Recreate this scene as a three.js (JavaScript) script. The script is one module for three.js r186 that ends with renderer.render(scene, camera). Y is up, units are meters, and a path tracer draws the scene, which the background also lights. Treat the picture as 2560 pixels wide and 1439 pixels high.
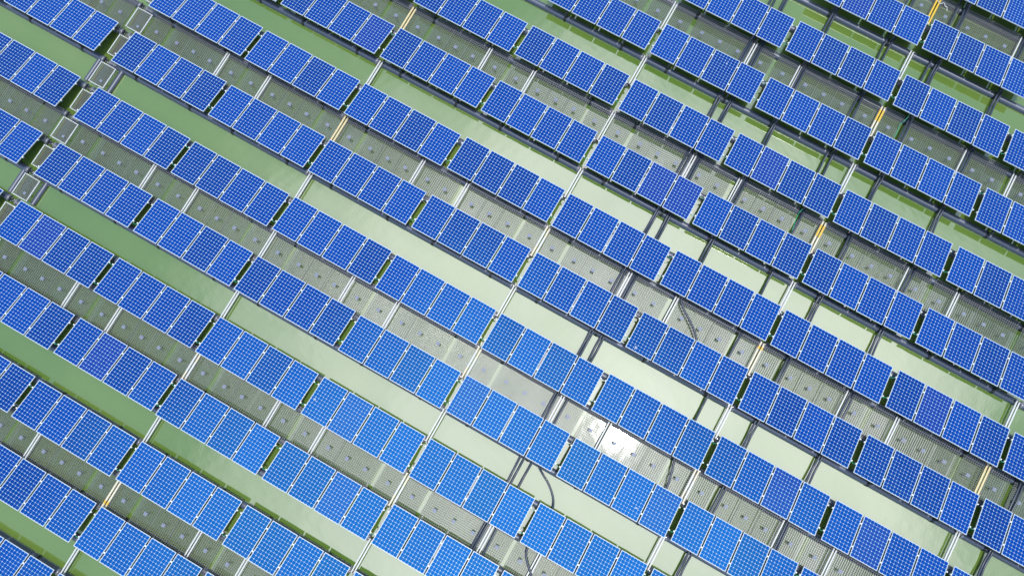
import * as THREE from 'three';
import { mergeGeometries } from 'three/addons/utils/BufferGeometryUtils.js';
import { ImprovedNoise } from 'three/addons/math/ImprovedNoise.js';

// ---------------------------------------------------------------- camera, sky, sun, exposure
const scene = new THREE.Scene();
const camera = new THREE.PerspectiveCamera(40.49, 1024 / 575, 0.5, 3000);
camera.position.set(20.905, 29.478, 5.61);
camera.quaternion.setFromRotationMatrix(new THREE.Matrix4().makeBasis(
  new THREE.Vector3(0.8712423, -0.01263139, -0.49069064),
  new THREE.Vector3(-0.48252877, 0.16128567, -0.86090238),
  new THREE.Vector3(0.09001576, 0.98682692, 0.13442389)));
camera.updateMatrixWorld(true);

const sunDir = new THREE.Vector3(0.1124, 0.9929, -0.0397).normalize();
const noise = new ImprovedNoise();
function fbm(x, y, z, n = 4) { let a = 0.5, s = 0; for (let i = 0; i < n; i++) { s += a * noise.noise(x, y, z); x = x * 2.03 + 7.1; y = y * 2.03 + 3.7; z = z * 2.03 + 1.3; a *= 0.5; } return s; }
const smooth = (a, b, x) => { const t = Math.min(1, Math.max(0, (x - a) / (b - a))); return t * t * (3 - 2 * t); };
{
  // hazy midday sky: blue air, and a veil of thin white cloud spread round the high sun
  const W = 2048, H = 1024, data = new Float32Array(W * H * 4);
  for (let j = 0; j < H; j++) {
    const el = ((j + 0.5) / H - 0.5) * Math.PI, y = Math.sin(el), c = Math.cos(el);
    for (let i = 0; i < W; i++) {
      const az = ((i + 0.5) / W - 0.5) * 2 * Math.PI, x = c * Math.cos(az), z = c * Math.sin(az);
      let r, g, b;
      if (y <= 0) { r = 0.3; g = 0.42; b = 0.5; } else {
        const hz = Math.pow(1 - y, 3);
        r = 0.29 + 0.3 * hz; g = 0.48 + 0.25 * hz; b = 0.64 + 0.15 * hz;
        const ang = Math.acos(Math.min(1, x * sunDir.x + y * sunDir.y + z * sunDir.z)) * 180 / Math.PI;
        if (ang < 70) {
          const n1 = fbm(x * 3.1 + 4.2, y * 3.1, z * 3.1 + 1.7, 3), n2 = fbm(x * 14 + 9, y * 14, z * 14 - 3, 4);
          const veil = 1 - smooth(14, 34, ang + n1 * 13 + n2 * 5);
          const k = veil * (2.5 + 0.5 * n2) + 1.2 * Math.exp(-ang * ang / 10), far = 0.14 * Math.exp(-ang / 22);
          r = r * (1 - 0.6 * veil) + k + far; g = g * (1 - 0.6 * veil) + k * 0.945 + far; b = b * (1 - 0.6 * veil) + k * 1.03 + far;
        }
      }
      const o = (j * W + i) * 4; data[o] = r; data[o + 1] = g; data[o + 2] = b; data[o + 3] = 1;
    }
  }
  const sky = new THREE.DataTexture(data, W, H, THREE.RGBAFormat, THREE.FloatType);
  sky.mapping = THREE.EquirectangularReflectionMapping; sky.magFilter = sky.minFilter = THREE.LinearFilter; sky.needsUpdate = true;
  scene.background = sky; scene.environment = sky;
}
const sun = new THREE.DirectionalLight(new THREE.Color().setRGB(1, 0.965, 0.91), 2.3);
sun.position.copy(sunDir).multiplyScalar(60).add(new THREE.Vector3(20, 0, 0)); sun.target.position.set(20, 0, 0);
sun.castShadow = true; sun.shadow.radius = 1; sun.shadow.mapSize.set(4096, 4096);
Object.assign(sun.shadow.camera, { left: -45, right: 45, top: 45, bottom: -45, near: 1, far: 140 });
scene.add(sun, sun.target);

const renderer = new THREE.WebGLRenderer({ antialias: true });
renderer.setSize(1024, 575); renderer.shadowMap.enabled = true;
renderer.toneMapping = THREE.LinearToneMapping; renderer.toneMappingExposure = 0.97;

// ---------------------------------------------------------------- helpers
let seed = 20240611;
const rnd = () => { seed = (seed + 0x6D2B79F5) | 0; let t = Math.imul(seed ^ (seed >>> 15), 1 | seed); t = (t + Math.imul(t ^ (t >>> 7), 61 | t)) ^ t; return ((t ^ (t >>> 14)) >>> 0) / 4294967296; };
const rr = (a, b) => a + (b - a) * rnd();
const counts = {};
const numbered = (n) => { const k = counts[n] = (counts[n] ?? -1) + 1; return k ? `${n}_${String(k).padStart(3, '0')}` : n; };
function mat(r, g, b, roughness = 0.6, extra = {}) { const m = new THREE.MeshPhysicalMaterial({ roughness, metalness: 0, ...extra }); m.color.setRGB(r, g, b); return m; }
function box(w, h, d, x = 0, y = 0, z = 0) { const g = new THREE.BoxGeometry(w, h, d); g.translate(x, y, z); return g; }
function part(name, geo, m, parent) { const o = new THREE.Mesh(Array.isArray(geo) ? mergeGeometries(geo) : geo, m); o.name = name; o.castShadow = o.receiveShadow = true; if (parent) parent.add(o); return o; }
function tag(o, label, category, group) { o.userData = { label, category }; if (group) o.userData.group = group; return o; }
function thing(name, label, category, group, p = [0, 0, 0]) { const o = new THREE.Group(); o.name = numbered(name); o.position.set(...p); scene.add(o); return tag(o, label, category, group); }
function place(proto, name, label, category, group, p, turn = 0) { const o = proto.clone(); o.name = numbered(name); scene.add(o); o.position.set(...p); o.rotation.set(0, turn, 0); tag(o, label, category, group); return o; }
const ORD = ['first', 'second', 'third', 'fourth', 'fifth', 'sixth', 'seventh', 'eighth', 'ninth', 'tenth', 'eleventh', 'twelfth', 'thirteenth', 'fourteenth'];
// where a row, or the channel below a row, lies: counted from the looping hose in the channel below row 2
const rowAt = (i) => `${ORD[i <= 2 ? 2 - i : i - 3]} row from looping hose ${i <= 2 ? 'towards' : 'opposite'} yellow beam`;
const channelAt = (c) => (c === 2 ? 'in the channel with the looping hose' : `${ORD[Math.abs(c - 2) - 1]} channel from looping hose ${c < 2 ? 'towards' : 'opposite'} yellow beam`);
const blockAt = (k) => `${ORD[Math.floor(k / 2)]} block from gangway`;
const proj = new THREE.Vector3();
// is a point of the array within the picture, or within a margin (in half picture widths) of it?
function near(x, y, z, m = 0.12) { proj.set(x, y, z).project(camera); return Math.abs(proj.x) < 1 + m && Math.abs(proj.y) < 1 + m * 1.78; }
function anyNear(pts, m) { return pts.some((p) => near(p[0], p[1], p[2], m)); }

// ---------------------------------------------------------------- layout of the floating array (x along the rows, z across them)
const PR = 2.6555, PG = 4.5994, WG = 4.3803, LEN = 1.559, TILT = 0.1727;
const PW = 1.054, PGAP = (WG - 4 * PW) / 3;
const Y_LOW = 0.48, ZC = LEN * Math.cos(TILT), PIPE_A = 0.17, PIPE_B = 1.52, PIPE_R = 0.13, PIPE_Y = 0.05;
const ROWS = [-10, 8], GROUPS = [-2, 9];
const groupX = (k) => (k >= 0 ? k * PG : -0.83 - WG + (k + 1) * PG);
const beamX = (k) => 4.567 * k + 0.05;
const odd = (i) => Math.abs(i % 2) === 1;             // below an odd row runs a mesh walkway, below an even row open water

// how the double cross beams at the pipe joints are painted (row above / table), and where the cable hoses run: x, first and last row, label, short name
const jointKind = { '-7/6': 'yellow', '-5/6': 'half', '-3/6': 'half', '-1/6': 'tip', '1/6': 'cream', '-3/4': 'white', '-5/4': 'white', '-1/4': 'cream', '1/4': 'cream', '3/4': 'cream', '-3/2': 'gold', '-1/2': 'gold', '1/2': 'white', '3/2': 'cream', '5/2': 'tail', '-1/8': 'gold', '-9/6': 'gold', '5/4': 'cream', '3/6': 'cream', '-7/4': 'cream' };
const HOSES = [
  [21.60, -8, 5, 'black cable hose of the double pair beside the white beams, nearer the gangway', 'double hose pairs'], [21.71, -8, 5, 'black cable hose of the double pair beside the white beams, nearer the gangway', 'double hose pairs'],
  [22.07, -8, 4, 'black cable hose of the double pair beside the white beams, farther from the gangway', 'double hose pairs'], [22.17, -8, 0, 'black cable hose of the double pair ending under the high edge above open water', 'double hose pairs'],
  [23.98, -8, -2, 'black cable hose of the shorter pair that stops before the curving hose', 'short hose pair'], [24.09, -8, -2, 'black cable hose of the shorter pair that stops before the curving hose', 'short hose pair'],
  [26.57, -8, 0, 'single black cable hose running straight beside the yellow sleeved beams', 'single hose'], [26.37, -8, -4, 'short run of thin black hose next to the single straight hose', 'single hose'],
  [28.51, -8, 3, 'black cable hose of the pair just outside the yellow sleeved beams', 'hose pair'], [28.62, -8, 3, 'black cable hose of the pair just outside the yellow sleeved beams', 'hose pair'],
  [31.09, -8, 3, 'black cable hose of the long pair touching the white beams, far from the gangway', 'long hose pair'], [31.20, -8, 3, 'black cable hose of the long pair touching the white beams, far from the gangway', 'long hose pair'],
  [37.81, -5, 2, 'black cable hose of the outermost pair crossing open water and walkway', 'outermost hose pair'], [37.92, -5, 2, 'black cable hose of the outermost pair crossing open water and walkway', 'outermost hose pair'],
  [28.25, -8, -6, 'short stray black hose beside the bright yellow beam', 'hose pair']];

// ---------------------------------------------------------------- water
{
  const N = 1536, T = 18;                              // a tile of 18 m
  const h = new Float32Array(N * N), tint = new Float32Array(N * N);
  function waves(out, count, k0, k1, power) {
    for (let w = 0; w < count; w++) {
      const len = k0 * Math.pow(k1 / k0, rnd()), a = rr(-1.15, 1.15) + 0.6, kx = Math.round(len * Math.cos(a)), ky = Math.round(len * Math.sin(a)), ph = rr(0, 6.283), amp = Math.pow(Math.hypot(kx, ky) || 1, -power);
      const cx = new Float32Array(N), sx = new Float32Array(N), cy = new Float32Array(N), sy = new Float32Array(N);
      for (let i = 0; i < N; i++) { const u = i / N * 6.283185307; cx[i] = Math.cos(kx * u); sx[i] = Math.sin(kx * u); cy[i] = amp * Math.cos(ky * u + ph); sy[i] = amp * Math.sin(ky * u + ph); }
      for (let j = 0, o = 0; j < N; j++) for (let i = 0; i < N; i++, o++) out[o] += sx[i] * cy[j] + cx[i] * sy[j];
    }
  }
  waves(h, 34, 14, 190, 1.25); waves(tint, 22, 1, 26, 0.8);
  let a = 0, t = 0; for (let o = 0; o < N * N; o++) { a = Math.max(a, Math.abs(h[o])); t = Math.max(t, Math.abs(tint[o])); }
  const bump = new Uint8Array(N * N * 4), col = new Uint8Array(N * N * 4);
  for (let o = 0; o < N * N; o++) {
    const b = 127.5 + 127.5 * h[o] / a; bump[o * 4] = bump[o * 4 + 1] = bump[o * 4 + 2] = b; bump[o * 4 + 3] = 255;
    const v = tint[o] / t; col[o * 4] = 225 + 26 * v; col[o * 4 + 1] = 235 + 15 * v; col[o * 4 + 2] = 222 + 30 * v; col[o * 4 + 3] = 255;
  }
  const tex = (d, srgb) => { const x = new THREE.DataTexture(d, N, N); x.wrapS = x.wrapT = THREE.RepeatWrapping; x.magFilter = THREE.LinearFilter; x.minFilter = THREE.LinearMipmapLinearFilter; x.generateMipmaps = true; if (srgb) x.colorSpace = THREE.SRGBColorSpace; x.needsUpdate = true; return x; };
  const m = mat(0.178, 0.272, 0.056, 0.032, { ior: 2.1, specularIntensity: 1.6, bumpMap: tex(bump), bumpScale: 0.0032, map: tex(col, true) });
  const S = 1600, g = new THREE.PlaneGeometry(S, S); g.rotateX(-Math.PI / 2);
  const uv = g.attributes.uv; for (let i = 0; i < uv.count; i++) uv.setXY(i, uv.getX(i) * S / T, uv.getY(i) * S / T);
  const o = part('water', g, m, scene); o.position.set(20, 0, -3); o.userData = { kind: 'structure', label: 'calm milky green reservoir water under the solar array' };
}

// ---------------------------------------------------------------- materials
const M = {
  frame: mat(0.52, 0.56, 0.63, 0.35), back: mat(0.44, 0.58, 0.78, 0.12, { ior: 1.5 }), under: mat(0.3, 0.32, 0.34, 0.7),
  cells: [[0.001, 0.032, 0.28], [0.001, 0.038, 0.31], [0.001, 0.026, 0.24], [0.009, 0.032, 0.28]].map(([r, g, b]) => { const m = mat(r, g, b, 0.07, { ior: 1.9 }); m.specularColor.setRGB(0.04, 0.6, 1); return m; }),
  clamp: mat(0.75, 0.78, 0.8, 0.35), alu: mat(0.5, 0.52, 0.55, 0.4), post: mat(0.035, 0.045, 0.06, 0.5),
  pipe: mat(0.07, 0.09, 0.15, 0.42, { ior: 1.75 }), cap: mat(0.2, 0.21, 0.25, 0.3, { ior: 1.65 }), collar: mat(0.018, 0.022, 0.03, 0.45),
  hose: mat(0.045, 0.06, 0.095, 0.34), white: mat(0.62, 0.63, 0.65, 0.45), cream: mat(0.72, 0.66, 0.52, 0.5), yellow: mat(0.74, 0.47, 0.05, 0.5), gold: mat(0.7, 0.58, 0.33, 0.5),
  mesh: mat(0.22, 0.23, 0.245, 0.45), plate: mat(0.2, 0.235, 0.33, 0.5), bolt: mat(0.45, 0.46, 0.48, 0.3, { metalness: 0.6 }), green: mat(0.02, 0.42, 0.25, 0.5), dark: mat(0.05, 0.06, 0.07, 0.6), paleLine: mat(0.62, 0.66, 0.55, 0.6), rust: mat(0.2, 0.14, 0.11, 0.8),
};

// ---------------------------------------------------------------- solar panels
const CB = 0.0245, CP = { x: (PW - 2 * CB) / 8, z: (LEN - 2 * CB) / 12 }, GAP = 0.0048, CH = 0.019;
const frameGeo = mergeGeometries([box(PW, 0.036, 0.016, 0, -0.018, -LEN / 2 + 0.008), box(PW, 0.036, 0.016, 0, -0.018, LEN / 2 - 0.008), box(0.016, 0.036, LEN - 0.032, -PW / 2 + 0.008, -0.018, 0), box(0.016, 0.036, LEN - 0.032, PW / 2 - 0.008, -0.018, 0)]);
const backGeo = box(PW - 0.032, 0.006, LEN - 0.032, 0, -0.008, 0), underGeo = box(PW - 0.036, 0.004, LEN - 0.036, 0, -0.016, 0);
const cellGeo = (() => {
  const pos = [], idx = [], nor = [], uv = [];
  for (let i = 0; i < 8; i++) for (let j = 0; j < 12; j++) {
    const cx = -PW / 2 + CB + (i + 0.5) * CP.x, cz = -LEN / 2 + CB + (j + 0.5) * CP.z, a = (CP.x - GAP) / 2, b = (CP.z - GAP) / 2, base = pos.length / 3;
    for (const [x, z] of [[a - CH, b], [a, b - CH], [a, -b + CH], [a - CH, -b], [-a + CH, -b], [-a, -b + CH], [-a, b - CH], [-a + CH, b]]) { pos.push(cx + x, -0.0025, cz + z); nor.push(0, 1, 0); uv.push(x, z); }
    for (let q = 1; q < 7; q++) idx.push(base, base + q, base + q + 1);
  }
  const g = new THREE.BufferGeometry(); g.setAttribute('position', new THREE.Float32BufferAttribute(pos, 3)); g.setAttribute('normal', new THREE.Float32BufferAttribute(nor, 3)); g.setAttribute('uv', new THREE.Float32BufferAttribute(uv, 2)); g.setIndex(idx); return g;
})();
function buildPanel(cells) {
  const o = new THREE.Group();
  part('frame', frameGeo, M.frame, o); part('backsheet', backGeo, M.back, o); part('back_cover', underGeo, M.under, o);
  part('solar_cells', cellGeo, cells, o).userData = { kind: 'stuff' };
  return o;
}
const panelProtos = M.cells.map(buildPanel);

// the mount under four panels: two rails, two sloping beams on four posts, and the clamps that hold the panels
const RAIL_Z = [-0.44, 0.44];
const mountProto = (() => {
  const o = new THREE.Group();
  const up = (z) => (z - ZC / 2) * Math.tan(TILT) + Y_LOW + LEN * Math.sin(TILT) / 2;  // height of the panels' top over z
  const slope = (g, x, z, dy) => { g.rotateX(-TILT); g.translate(x, up(z) + dy, z); return g; };
  for (const s of RAIL_Z) part('rail', slope(box(WG + 0.12, 0.04, 0.045), WG / 2, ZC / 2 + s * Math.cos(TILT), -0.066), M.post, o);
  for (const x of [0.9, 3.47]) {
    part('beam', slope(box(0.06, 0.06, 1.52), x, ZC / 2, -0.122), M.post, o);
    for (const z of [PIPE_A, PIPE_B]) { const top = up(z) - 0.15; part('post', box(0.07, top - 0.18, 0.07, x, (top + 0.18) / 2, z), M.post, o); }
  }
  for (const s of RAIL_Z) {
    const z = ZC / 2 + s * Math.cos(TILT);
    for (let i = 1; i < 4; i++) part('middle_clamp', slope(box(PGAP + 0.02, 0.016, 0.05), i * (PW + PGAP) - PGAP / 2, z, 0.0095), M.clamp, o);
    for (const x of [-0.022, WG + 0.022]) part('end_clamp', slope(mergeGeometries([box(0.04, 0.06, 0.055, 0, -0.018, 0), box(0.055, 0.02, 0.03, 0, 0.018, 0)]), x, z, 0), M.clamp, o);
  }
  return o;
})();

const droppings = (() => { const s = new THREE.Shape(); for (let i = 0; i <= 22; i++) { const a = i / 22 * 6.283, r = 0.03 + 0.022 * Math.sin(a * 3 + 1) + 0.012 * Math.sin(a * 7); const x = Math.cos(a) * r * 0.8, y = Math.sin(a) * r * 1.7; i ? s.lineTo(x, y) : s.moveTo(x, y); } const g = new THREE.ExtrudeGeometry(s, { depth: 0.002, bevelEnabled: false }); g.rotateX(-Math.PI / 2); return g; })();
const spots = { '0/5/0': 0, '3/3/0': 1, '2/5/2': 2, '-4/4/2': 3 };
const shown = {};                                       // which groups of four stand in the scene
for (let i = ROWS[0]; i <= ROWS[1]; i++) for (let k = GROUPS[0]; k <= GROUPS[1]; k++) {
  const x0 = groupX(k), z0 = i * PR;
  const shift = [rr(-0.016, 0.016), rr(-0.02, 0.02)];
  const gj = [rr(-0.011, 0.011), rr(-0.008, 0.008)];
  if (!anyNear([[x0, 0.5, z0], [x0 + WG, 0.5, z0], [x0, 0.7, z0 + ZC], [x0 + WG, 0.7, z0 + ZC], [x0 + WG / 2, 0.5, z0], [x0 + WG / 2, 0.7, z0 + ZC]], 0.004)) continue;
    for (let n = 0; n < 4; n++) {
    const v = rnd(), tone = v < 0.42 ? 0 : v < 0.72 ? 1 : v < 0.94 ? 2 : 3, jx = gj[0] + rr(-0.009, 0.009), jz = gj[1] + rr(-0.006, 0.006);
        const spot = spots[`${i}/${k}/${n}`];
    const label = k < 0 ? `${ORD[k === -1 ? 3 - n : 7 - n]} solar panel past gangway in short block, ${rowAt(i)}` : `${ORD[odd(k) ? 4 + n : n]} solar panel in ${blockAt(k)}, ${rowAt(i)}`;
    const group = 'blue solar panels in rows on float pipes';
    const o = place(panelProtos[tone], 'solar_panel', label, 'solar panel', group, [x0 + n * (PW + PGAP) + PW / 2 + shift[0], Y_LOW + LEN * Math.sin(TILT) / 2, z0 + ZC / 2 + shift[1] + rr(-0.004, 0.004)]);
    o.rotation.set(-TILT + jx * 0.9, rr(-0.0012, 0.0012), jz * 0.9);
    if (spot !== undefined) {
      const s = part('dropping', droppings, M.white, o); s.position.set([-0.18, -0.35, 0.3, 0.1][spot], 0.002, [0.62, 0.1, 0.35, -0.4][spot]); s.rotation.y = spot; s.scale.setScalar(1 - 0.12 * spot);
      o.userData.label = ['solar panel with a white bird splash low beside open water and black hoses', 'solar panel with a white speck near its middle by the mesh walkway', 'solar panel with a white smear, open water at its low edge', 'solar panel with a small white speck, open water at its high edge'][spot]; delete o.userData.group;
    }
  }
  const l = k < 0 ? `panel mount ${k === -1 ? 'next to gangway' : 'farther out'} in short block, ${rowAt(i)}` : `${odd(k) ? 'outer' : 'inner'} panel mount of ${blockAt(k)}, ${rowAt(i)}`;
  shown[i + '/' + k] = true; place(mountProto, 'panel_mount', l, 'mount', 'dark mounts under the panels', [x0 + shift[0], 0, z0 + shift[1]]);
}

// ---------------------------------------------------------------- green earthing wires across the gaps between tables
function tube(pts, r, seg = 24, rad = 7) { return new THREE.TubeGeometry(new THREE.CatmullRomCurve3(pts.map((p) => new THREE.Vector3(...p)), false, 'centripetal'), seg, r, rad, false); }
const wires = [0, 1, 2].map((q) => tube([[-0.1, 0, 0], [-0.05, 0.01 - 0.02 * q, 0.03 + 0.02 * q], [0.04, -0.015 * q, 0.045 - 0.05 * (q === 1)], [0.1, 0, 0]], 0.008, 12, 6));
for (let i = ROWS[0]; i <= ROWS[1]; i++) for (let k = GROUPS[0] + 1; k <= GROUPS[1]; k++) {
  const which = rnd();
  if (!shown[`${i}/${k}`] || !shown[`${i}/${k - 1}`] || k === 0) continue;
  const x = groupX(k) - (PG - WG) / 2;
  for (const s of which < 0.6 ? [1] : which < 0.8 ? [0] : [0, 1]) {
    const z = i * PR + ZC / 2 + RAIL_Z[s] * Math.cos(TILT), y = Y_LOW + LEN * Math.sin(TILT) / 2 + RAIL_Z[s] * Math.sin(TILT) - 0.02;
    if (!near(x, y, z, 0)) continue;
    const l = k < 0 ? `green wire in short block gap, ${s ? 'high' : 'low'} side, ${rowAt(i)}` : `green wire, ${ORD[k - 1]} gap from gangway, ${s ? 'high' : 'low'} side, ${rowAt(i)}`;
    const o = part(numbered('earthing_wire'), wires[Math.floor(rnd() * 3)], M.green, scene); o.position.set(x, y, z); tag(o, l, 'wire', 'green earthing wires in the gaps');
  }
}

// ---------------------------------------------------------------- float pipes under both edges of every row
function buildPipe(len, collars) {
  const o = new THREE.Group();
  const body = new THREE.CylinderGeometry(PIPE_R, PIPE_R, len - 0.1, 20, 1, true); body.rotateZ(Math.PI / 2); body.translate(len / 2, PIPE_Y, 0); part('pipe_body', body, M.pipe, o);
  for (const s of [0, 1]) {
    const c = new THREE.LatheGeometry([[0.001, 0.075], [0.05, 0.066], [0.09, 0.045], [0.112, 0.02], [PIPE_R + 0.012, 0], [PIPE_R + 0.012, -0.06], [PIPE_R - 0.002, -0.062]].map(([r, y]) => new THREE.Vector2(r, y)), 18);
    c.rotateZ(s ? -Math.PI / 2 : Math.PI / 2); c.translate(s ? len - 0.075 : 0.075, PIPE_Y, 0); part('end_cap', c, M.cap, o);
  }
  for (const s of [-1, 1]) part('waterline', box(len - 0.16, 0.004, 0.012, len / 2, 0.006, s * 0.124), M.paleLine, o);  // thin pale strip along each side of the pipe at water level
  for (const x of collars) {
    const c = new THREE.CylinderGeometry(PIPE_R + 0.013, PIPE_R + 0.013, 0.1, 18, 1, true); c.rotateZ(Math.PI / 2); c.translate(x, PIPE_Y, 0);
    part('collar', [c, box(0.1, 0.03, 0.13, x, PIPE_Y + PIPE_R + 0.012, 0)].map((g) => g.toNonIndexed()), M.collar, o);
  }
  return o;
}
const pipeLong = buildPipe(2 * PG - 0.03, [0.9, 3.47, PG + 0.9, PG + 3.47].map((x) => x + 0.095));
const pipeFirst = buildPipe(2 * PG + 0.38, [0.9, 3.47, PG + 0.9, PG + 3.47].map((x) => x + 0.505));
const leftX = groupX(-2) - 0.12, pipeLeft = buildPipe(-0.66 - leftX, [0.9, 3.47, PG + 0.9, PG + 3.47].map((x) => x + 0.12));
for (let i = ROWS[0]; i <= ROWS[1]; i++) for (const [q, dz] of [PIPE_A, PIPE_B].entries()) for (let k = -2; k <= 8; k += 2) {
  const z = i * PR + dz, x = k < 0 ? leftX : k === 0 ? -0.505 : k * PG - 0.095;
  const pts = []; for (let s = 0; s <= 8; s++) pts.push([x + s * (2 * PG) / 8, 0.1, z]);
  if (!anyNear(pts, 0.03)) continue;
  const l = `${q ? 'high' : 'low'} edge float pipe, ${k < 0 ? 'short block past gangway' : blockAt(k)}, ${rowAt(i)}`;
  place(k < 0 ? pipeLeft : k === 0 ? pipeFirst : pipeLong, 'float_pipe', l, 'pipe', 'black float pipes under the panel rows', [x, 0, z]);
}

// ---------------------------------------------------------------- cross beams: pairs of struts from pipe to pipe over every channel
const B0 = PIPE_B - 0.02, B1 = PR + PIPE_A + 0.02, BL = B1 - B0;
function buildBeam(kind) {
  const o = new THREE.Group(), w = kind === 'white' ? 0.05 : 0.062, sp = kind === 'white' ? 0.05 : 0.06, y = 0.24;
  for (const s of [-1, 1]) {
    const m = kind === 'white' ? M.white : kind === 'yellow' ? M.yellow : kind === 'gold' ? M.gold : M.cream;
    const st = part('strut', [box(w, 0.012, BL, s * sp, y, 0), box(0.008, 0.05, BL, s * (sp + w / 2 - 0.004), y - 0.031, 0), box(0.008, 0.05, BL, s * (sp - w / 2 + 0.004), y - 0.031, 0)], m, o);
    if (kind === 'half' || kind === 'tip' || kind === 'tail') { const l = kind === 'half' ? 0.5 : 0.13, z = kind === 'tail' ? BL / 2 - 0.24 - l / 2 : -BL / 2 + 0.16 + l / 2; part('sleeve', box(w + 0.008, 0.02, l, s * sp, y + 0.004, z), M.yellow, st); }
    if (kind === 'cream') part('sleeve', box(w + 0.006, 0.018, BL * 0.5, s * sp, y + 0.004, s * 0.12), M.white, st);
  }
  for (const s of [-1, 1]) {
    const z = s * (BL / 2 - 0.03);
    part('saddle', box(0.24, 0.016, 0.07, 0, y - 0.03, z), M.collar, o);
    for (const b of [-0.09, 0.09]) { const g = new THREE.CylinderGeometry(0.016, 0.02, 0.07, 8); g.translate(b * (1 + 0.1 * s), y + 0.02, z + 0.01 * s); part('bolt', g, M.bolt, o); }
  }
  return o;
}
const beams = Object.fromEntries(['white', 'cream', 'yellow', 'gold', 'half', 'tip', 'tail'].map((k) => [k, buildBeam(k)]));
const beamAt = (x, i, kind, label) => { const z = i * PR + (B0 + B1) / 2; if (anyNear([[x, 0.2, z - 0.5], [x, 0.2, z + 0.5]], 0.03)) place(beams[kind], 'cross_beam', label, 'beam', 'double cross beams over the channels', [x, 0, z]).userData.kind = 'thing'; };
for (let i = ROWS[0]; i < ROWS[1]; i++) {
  for (let k = 2; k <= 8; k += 2) {
    const kd = odd(i) ? jointKind[`${i}/${k}`] ?? 'white' : 'white', look = { white: 'white', cream: 'cream', yellow: 'bright yellow', gold: 'pale golden', half: 'half yellow', tip: 'yellow tipped', tail: 'yellow tailed' }[kd];
    beamAt(beamX(k), i, kd, kd === 'yellow' ? 'bright yellow double beam crossing a mesh walkway beside a loose white strap' : `${look} beam at ${ORD[k / 2 - 1]} joint from gangway, ${channelAt(i)}`);
  }
  if (odd(i)) for (let k = -1; k <= 9; k += 2) for (const s of [-1, 1]) {
    const x = k < 0 ? -5.17 + s * 0.99 : beamX(k) + s * 0.99;
    beamAt(x, i, 'white', k < 0 ? `${s < 0 ? 'far' : 'near'} white beam of short block, ${channelAt(i)}` : `${s < 0 ? 'inner' : 'outer'} white beam mid ${blockAt(k)}, ${channelAt(i)}`);
  }
}

// ---------------------------------------------------------------- mesh walkway sections
const GZ = [PIPE_B - 0.1, PR + PIPE_A + 0.1], GL = GZ[1] - GZ[0], GW = 0.785, GY = 0.2;
const grateProto = (() => {
  const o = new THREE.Group(), bars = [], nx = 10, nz = 19;
  for (let i = 0; i <= nx; i++) bars.push(box(0.0092, 0.038, GL, -GW / 2 + i * GW / nx, GY, 0));
  for (let j = 1; j < nz; j++) bars.push(box(GW, 0.034, 0.0092, 0, GY - 0.002, -GL / 2 + j * GL / nz));
  part('wire_grid', bars, M.mesh, o).userData = { kind: 'stuff' };
  for (const s of [-1, 1]) part('end_bar', box(GW, 0.04, 0.02, 0, GY, s * (GL / 2)), M.mesh, o);
  part('float_plate', [box(0.13, 0.012, 0.13, 0, GY + 0.025, 0), box(0.05, 0.008, 0.05, 0, GY + 0.034, 0)], M.plate, o);
  return o;
})();
const strips = { '-1/3': 1, '-1/5': 1, '-3/5': 1, '-5/7': 1 };
for (let i = ROWS[0]; i < ROWS[1]; i++) {
  if (!odd(i)) continue;
  const z = i * PR + (GZ[0] + GZ[1]) / 2;
  const put = (x, where) => { if (anyNear([[x, 0.2, z - 0.7], [x, 0.2, z + 0.7]], 0.03)) { const l = `${where}, ${channelAt(i)}`; place(grateProto, 'walkway_mesh', l, 'walkway', 'grey mesh walkway sections', [x + rr(-0.012, 0.012), rr(-0.006, 0.006), z + rr(-0.012, 0.012)], rr(-0.004, 0.004)); } };
  for (let k = 0; k <= 8; k += 2) for (const s of [-1, 1]) for (const [n, d] of [0.51, 1.475, 2.275, 3.08].entries()) {
    if (k === 0 && s < 0) continue;
    put(beamX(k) + s * d, s > 0 ? `${ORD[n]} mesh section of ${blockAt(k)}` : `${ORD[9 - n]} mesh section of ${blockAt(k - 1)}`);
  }
  for (const [n, d] of [1.24, 2.15, 2.97, 3.77].entries()) put(-d, `${ORD[n]} mesh section past gangway in short block`);
  for (let k = 1; k <= 9; k += 2) { const right = strips[`${i}/${k}`]; put(beamX(k) - (right ? 0.5 : 0.475), `fifth mesh section of ${blockAt(k)}`); put(beamX(k) + (right ? 0.31 : 0.475), `sixth mesh section of ${blockAt(k)}`); }
}

// ---------------------------------------------------------------- cable hoses lying across the pipes
function hose(x, r0, r1, r, label, group, wob = 0.03) {
  const pts = [], ph = rr(0, 6), zs = [];
  for (let i = r0; i <= r1; i++) zs.push([i * PR + PIPE_A, 0.19 + r], [i * PR + 0.85, 0.16 + r], [i * PR + PIPE_B, 0.19 + r], [i * PR + 2.09, (odd(i) ? 0.222 : 0.12) + r]);
  zs.shift(); zs.push([(r1 + 1) * PR + PIPE_A, 0.19 + r], [(r1 + 1) * PR + 0.85, 0.15 + r]);
  for (const [z, y] of zs) pts.push([x + wob * Math.sin(z * 0.9 + ph) * 0.6 + rr(-wob, wob) * 0.4, y + 0.012, z]);
  const o = part(numbered('cable_hose'), tube(pts, r, pts.length * 7, 8), M.hose, scene); return tag(o, label, 'hose', group);
}
const HR = 0.042;
for (const [x, r0, r1, name] of HOSES) hose(x, r0, r1, name.includes('thin') ? 0.034 : HR, name, name);
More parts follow.
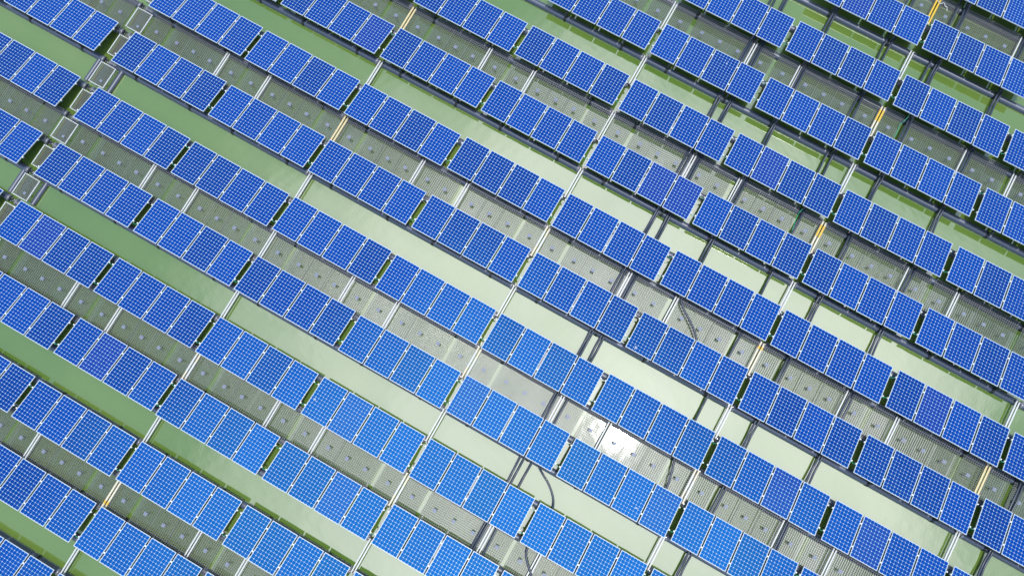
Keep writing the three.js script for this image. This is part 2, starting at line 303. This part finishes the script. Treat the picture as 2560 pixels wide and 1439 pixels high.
for (const [pts, label] of [
  [[[24.03, 0.25, -2.2], [23.98, 0.25, -1.35], [24.07, 0.26, -1.05], [24.3, 0.26, -0.82], [24.62, 0.26, -0.6], [24.95, 0.26, -0.35], [25.25, 0.26, -0.02], [25.45, 0.24, 0.5]], 'black hose curving across the mesh walkway beside a white beam'],
  [[[22.1, 0.24, 6.3], [22.35, 0.25, 6.9], [22.55, 0.14, 7.05], [22.92, 0.12, 7.26], [23.22, 0.12, 7.5], [23.42, 0.16, 7.75], [23.52, 0.25, 8.05], [23.5, 0.24, 8.6]], 'black hose looping in an S over the brightest open water'],
  [[[23.3, 0.24, 9.2], [23.37, 0.26, 9.6], [23.45, 0.26, 9.85], [23.68, 0.26, 10.12], [23.95, 0.26, 10.38], [24.05, 0.24, 10.9]], 'short black hose bending over the mesh walkway by a white beam'],
  [[[26.57, 0.24, 2.9], [26.5, 0.25, 4.15], [26.58, 0.26, 4.4], [26.68, 0.26, 4.8], [26.76, 0.25, 5.3], [26.76, 0.23, 5.8]], 'black hose slanting over the glittering mesh walkway by a cream beam']]) tag(part(numbered('cable_hose'), tube(pts, HR, 90, 9), M.hose, scene), label, 'hose');
for (const [pts, label] of [
  [[[28.4, 0.5, -11.85], [28.36, 0.4, -11.6], [28.28, 0.3, -11.35], [28.34, 0.24, -11.1], [28.33, 0.23, -10.85]], 'thin green cord hanging to the mesh walkway by the half yellow beam'],
  [[[26.46, 0.5, -6.5], [26.4, 0.38, -6.25], [26.44, 0.27, -5.95], [26.5, 0.23, -5.6], [26.53, 0.23, -5.35]], 'thin green cord draped along the single straight hose']]) tag(part(numbered('green_cord'), tube(pts, 0.011, 40, 6), M.green, scene), label, 'cord');
tag(part(numbered('white_strap'), tube([[27.42, 0.24, -16.9], [27.55, 0.27, -16.8], [27.68, 0.25, -16.92], [27.78, 0.28, -16.78], [27.84, 0.25, -16.82], [27.93, 0.24, -16.66]], 0.016, 50, 6), M.white, scene), 'loose white strap lying on the mesh by the bright yellow beam', 'strap');

// ---------------------------------------------------------------- gangway with slotted white rails across the rows
function slotted(len, along, x, z, y, w) {              // a white slotted angle: short tongues over a grey web
  const n = Math.round(len / 0.075), out = [];
  for (let i = 0; i < n; i++) { const c = -len / 2 + (i + 0.5) * len / n; out.push(along === 'z' ? box(w, 0.02, 0.06, x, y, z + c) : box(0.056, 0.02, w, x + c, y, z)); }
  return out;
}
function buildGangway(len) {
  const o = new THREE.Group(), x0 = -0.62, x1 = 0.06, w = x1 - x0, y = 0.3;
  for (const x of [x0, x1]) {
    const r = part('side_rail', box(0.014, 0.06, len, x, y - 0.03, 0), M.alu, o);
    part('slotted_flange', slotted(len, 'z', x, 0, y + 0.004, 0.042), M.white, r);
  }
  for (const s of [-1, 1]) { const z = s * (len / 2 - 0.02), r = part('cross_rail', box(w - 0.06, 0.05, 0.014, (x0 + x1) / 2, y - 0.035, z), M.alu, o); part('slotted_flange', slotted(w - 0.08, 'x', (x0 + x1) / 2, z, y + 0.002, 0.036), M.white, r); }
  const bars = [], nx = 12, nz = Math.round(len / 0.06);
  for (let i = 1; i < nx; i++) bars.push(box(0.009, 0.036, len - 0.06, x0 + i * w / nx, y - 0.07, 0));
  for (let j = 1; j < nz; j++) bars.push(box(w - 0.03, 0.03, 0.009, (x0 + x1) / 2, y - 0.072, -len / 2 + j * len / nz));
  part('tread_grid', bars, M.mesh, o).userData = { kind: 'stuff' };
  part('plate', [box(0.11, 0.01, 0.1, -0.22, y - 0.045, len * 0.24)], M.plate, o);
  part('old_strip', box(0.02, 0.014, len * 0.75, x0 + 0.13, y - 0.042, 0), M.rust, o);
  return o;
}
const gangChannel = buildGangway(0.95), gangRow = buildGangway(0.94);
const gangNode = (() => { const o = new THREE.Group(); part('plate', box(0.16, 0.02, 0.14, -0.56, 0.22, 0), M.collar, o); part('rail_block', box(0.05, 0.09, 0.2, -0.6, 0.265, 0), M.post, o); for (const [x, z] of [[-0.52, -0.06], [-0.5, 0.06], [-0.42, 0.02], [-0.12, -0.05], [-0.1, 0.07]]) { const g = new THREE.CylinderGeometry(0.012, 0.02, 0.08, 7); g.translate(x, 0.25, z); part('bolt', g, M.bolt, o); } part('cross_bar', box(0.5, 0.03, 0.04, -0.3, 0.2, 0.02), M.mesh, o); return o; })();
const gangPipe = (() => { const o = new THREE.Group(); const g = new THREE.CylinderGeometry(0.1, 0.1, 1.02, 16); g.rotateX(Math.PI / 2); g.translate(0, 0.05, 0); part('pipe_body', g, M.pipe, o); for (const s of [-1, 1]) { const c = new THREE.SphereGeometry(0.1, 14, 8); c.scale(1, 1, 0.4); c.translate(0, 0.05, s * 0.51); part('end_cap', c, M.cap, o); } return o; })();
for (let i = ROWS[0]; i <= ROWS[1]; i++) {
  const z0 = i * PR;
  const ok = (z) => anyNear([[-0.6, 0.3, z - 0.45], [-0.6, 0.3, z + 0.45], [0.06, 0.3, z]], 0.03);
  if (ok(z0 + 2.135)) {
    let l = `white railed gangway section, ${channelAt(i)}`; place(gangChannel, 'gangway_section', l, 'gangway', 'gangway sections with slotted white rails', [0, 0, z0 + 2.135]);
    if (!odd(i)) for (const [x, s] of [[-0.9, 'short block'], [0.19, 'long block']]) { l = `dark float pipe along gangway's ${s} side, ${channelAt(i)}`; place(gangPipe, 'gangway_pipe', l, 'pipe', 'float pipes along the gangway', [x, 0, z0 + 2.09]); }
  }
  if (ok(z0 + 0.8)) { const l = `gangway section tucked beside solar panels, ${rowAt(i)}`; place(gangRow, 'gangway_section', l, 'gangway', 'gangway sections with slotted white rails', [0, 0.003, z0 + 0.8]); }
  for (const [q, dz] of [PIPE_A, PIPE_B].entries()) if (ok(z0 + dz)) { const l = `bolted gangway bracket at panels' ${q ? 'high' : 'low'} edge, ${rowAt(i)}`; place(gangNode, 'gangway_bracket', l, 'bracket', 'bolted gangway brackets', [0, 0, z0 + dz]); }
}
console.log(JSON.stringify(counts));
renderer.render(scene, camera);
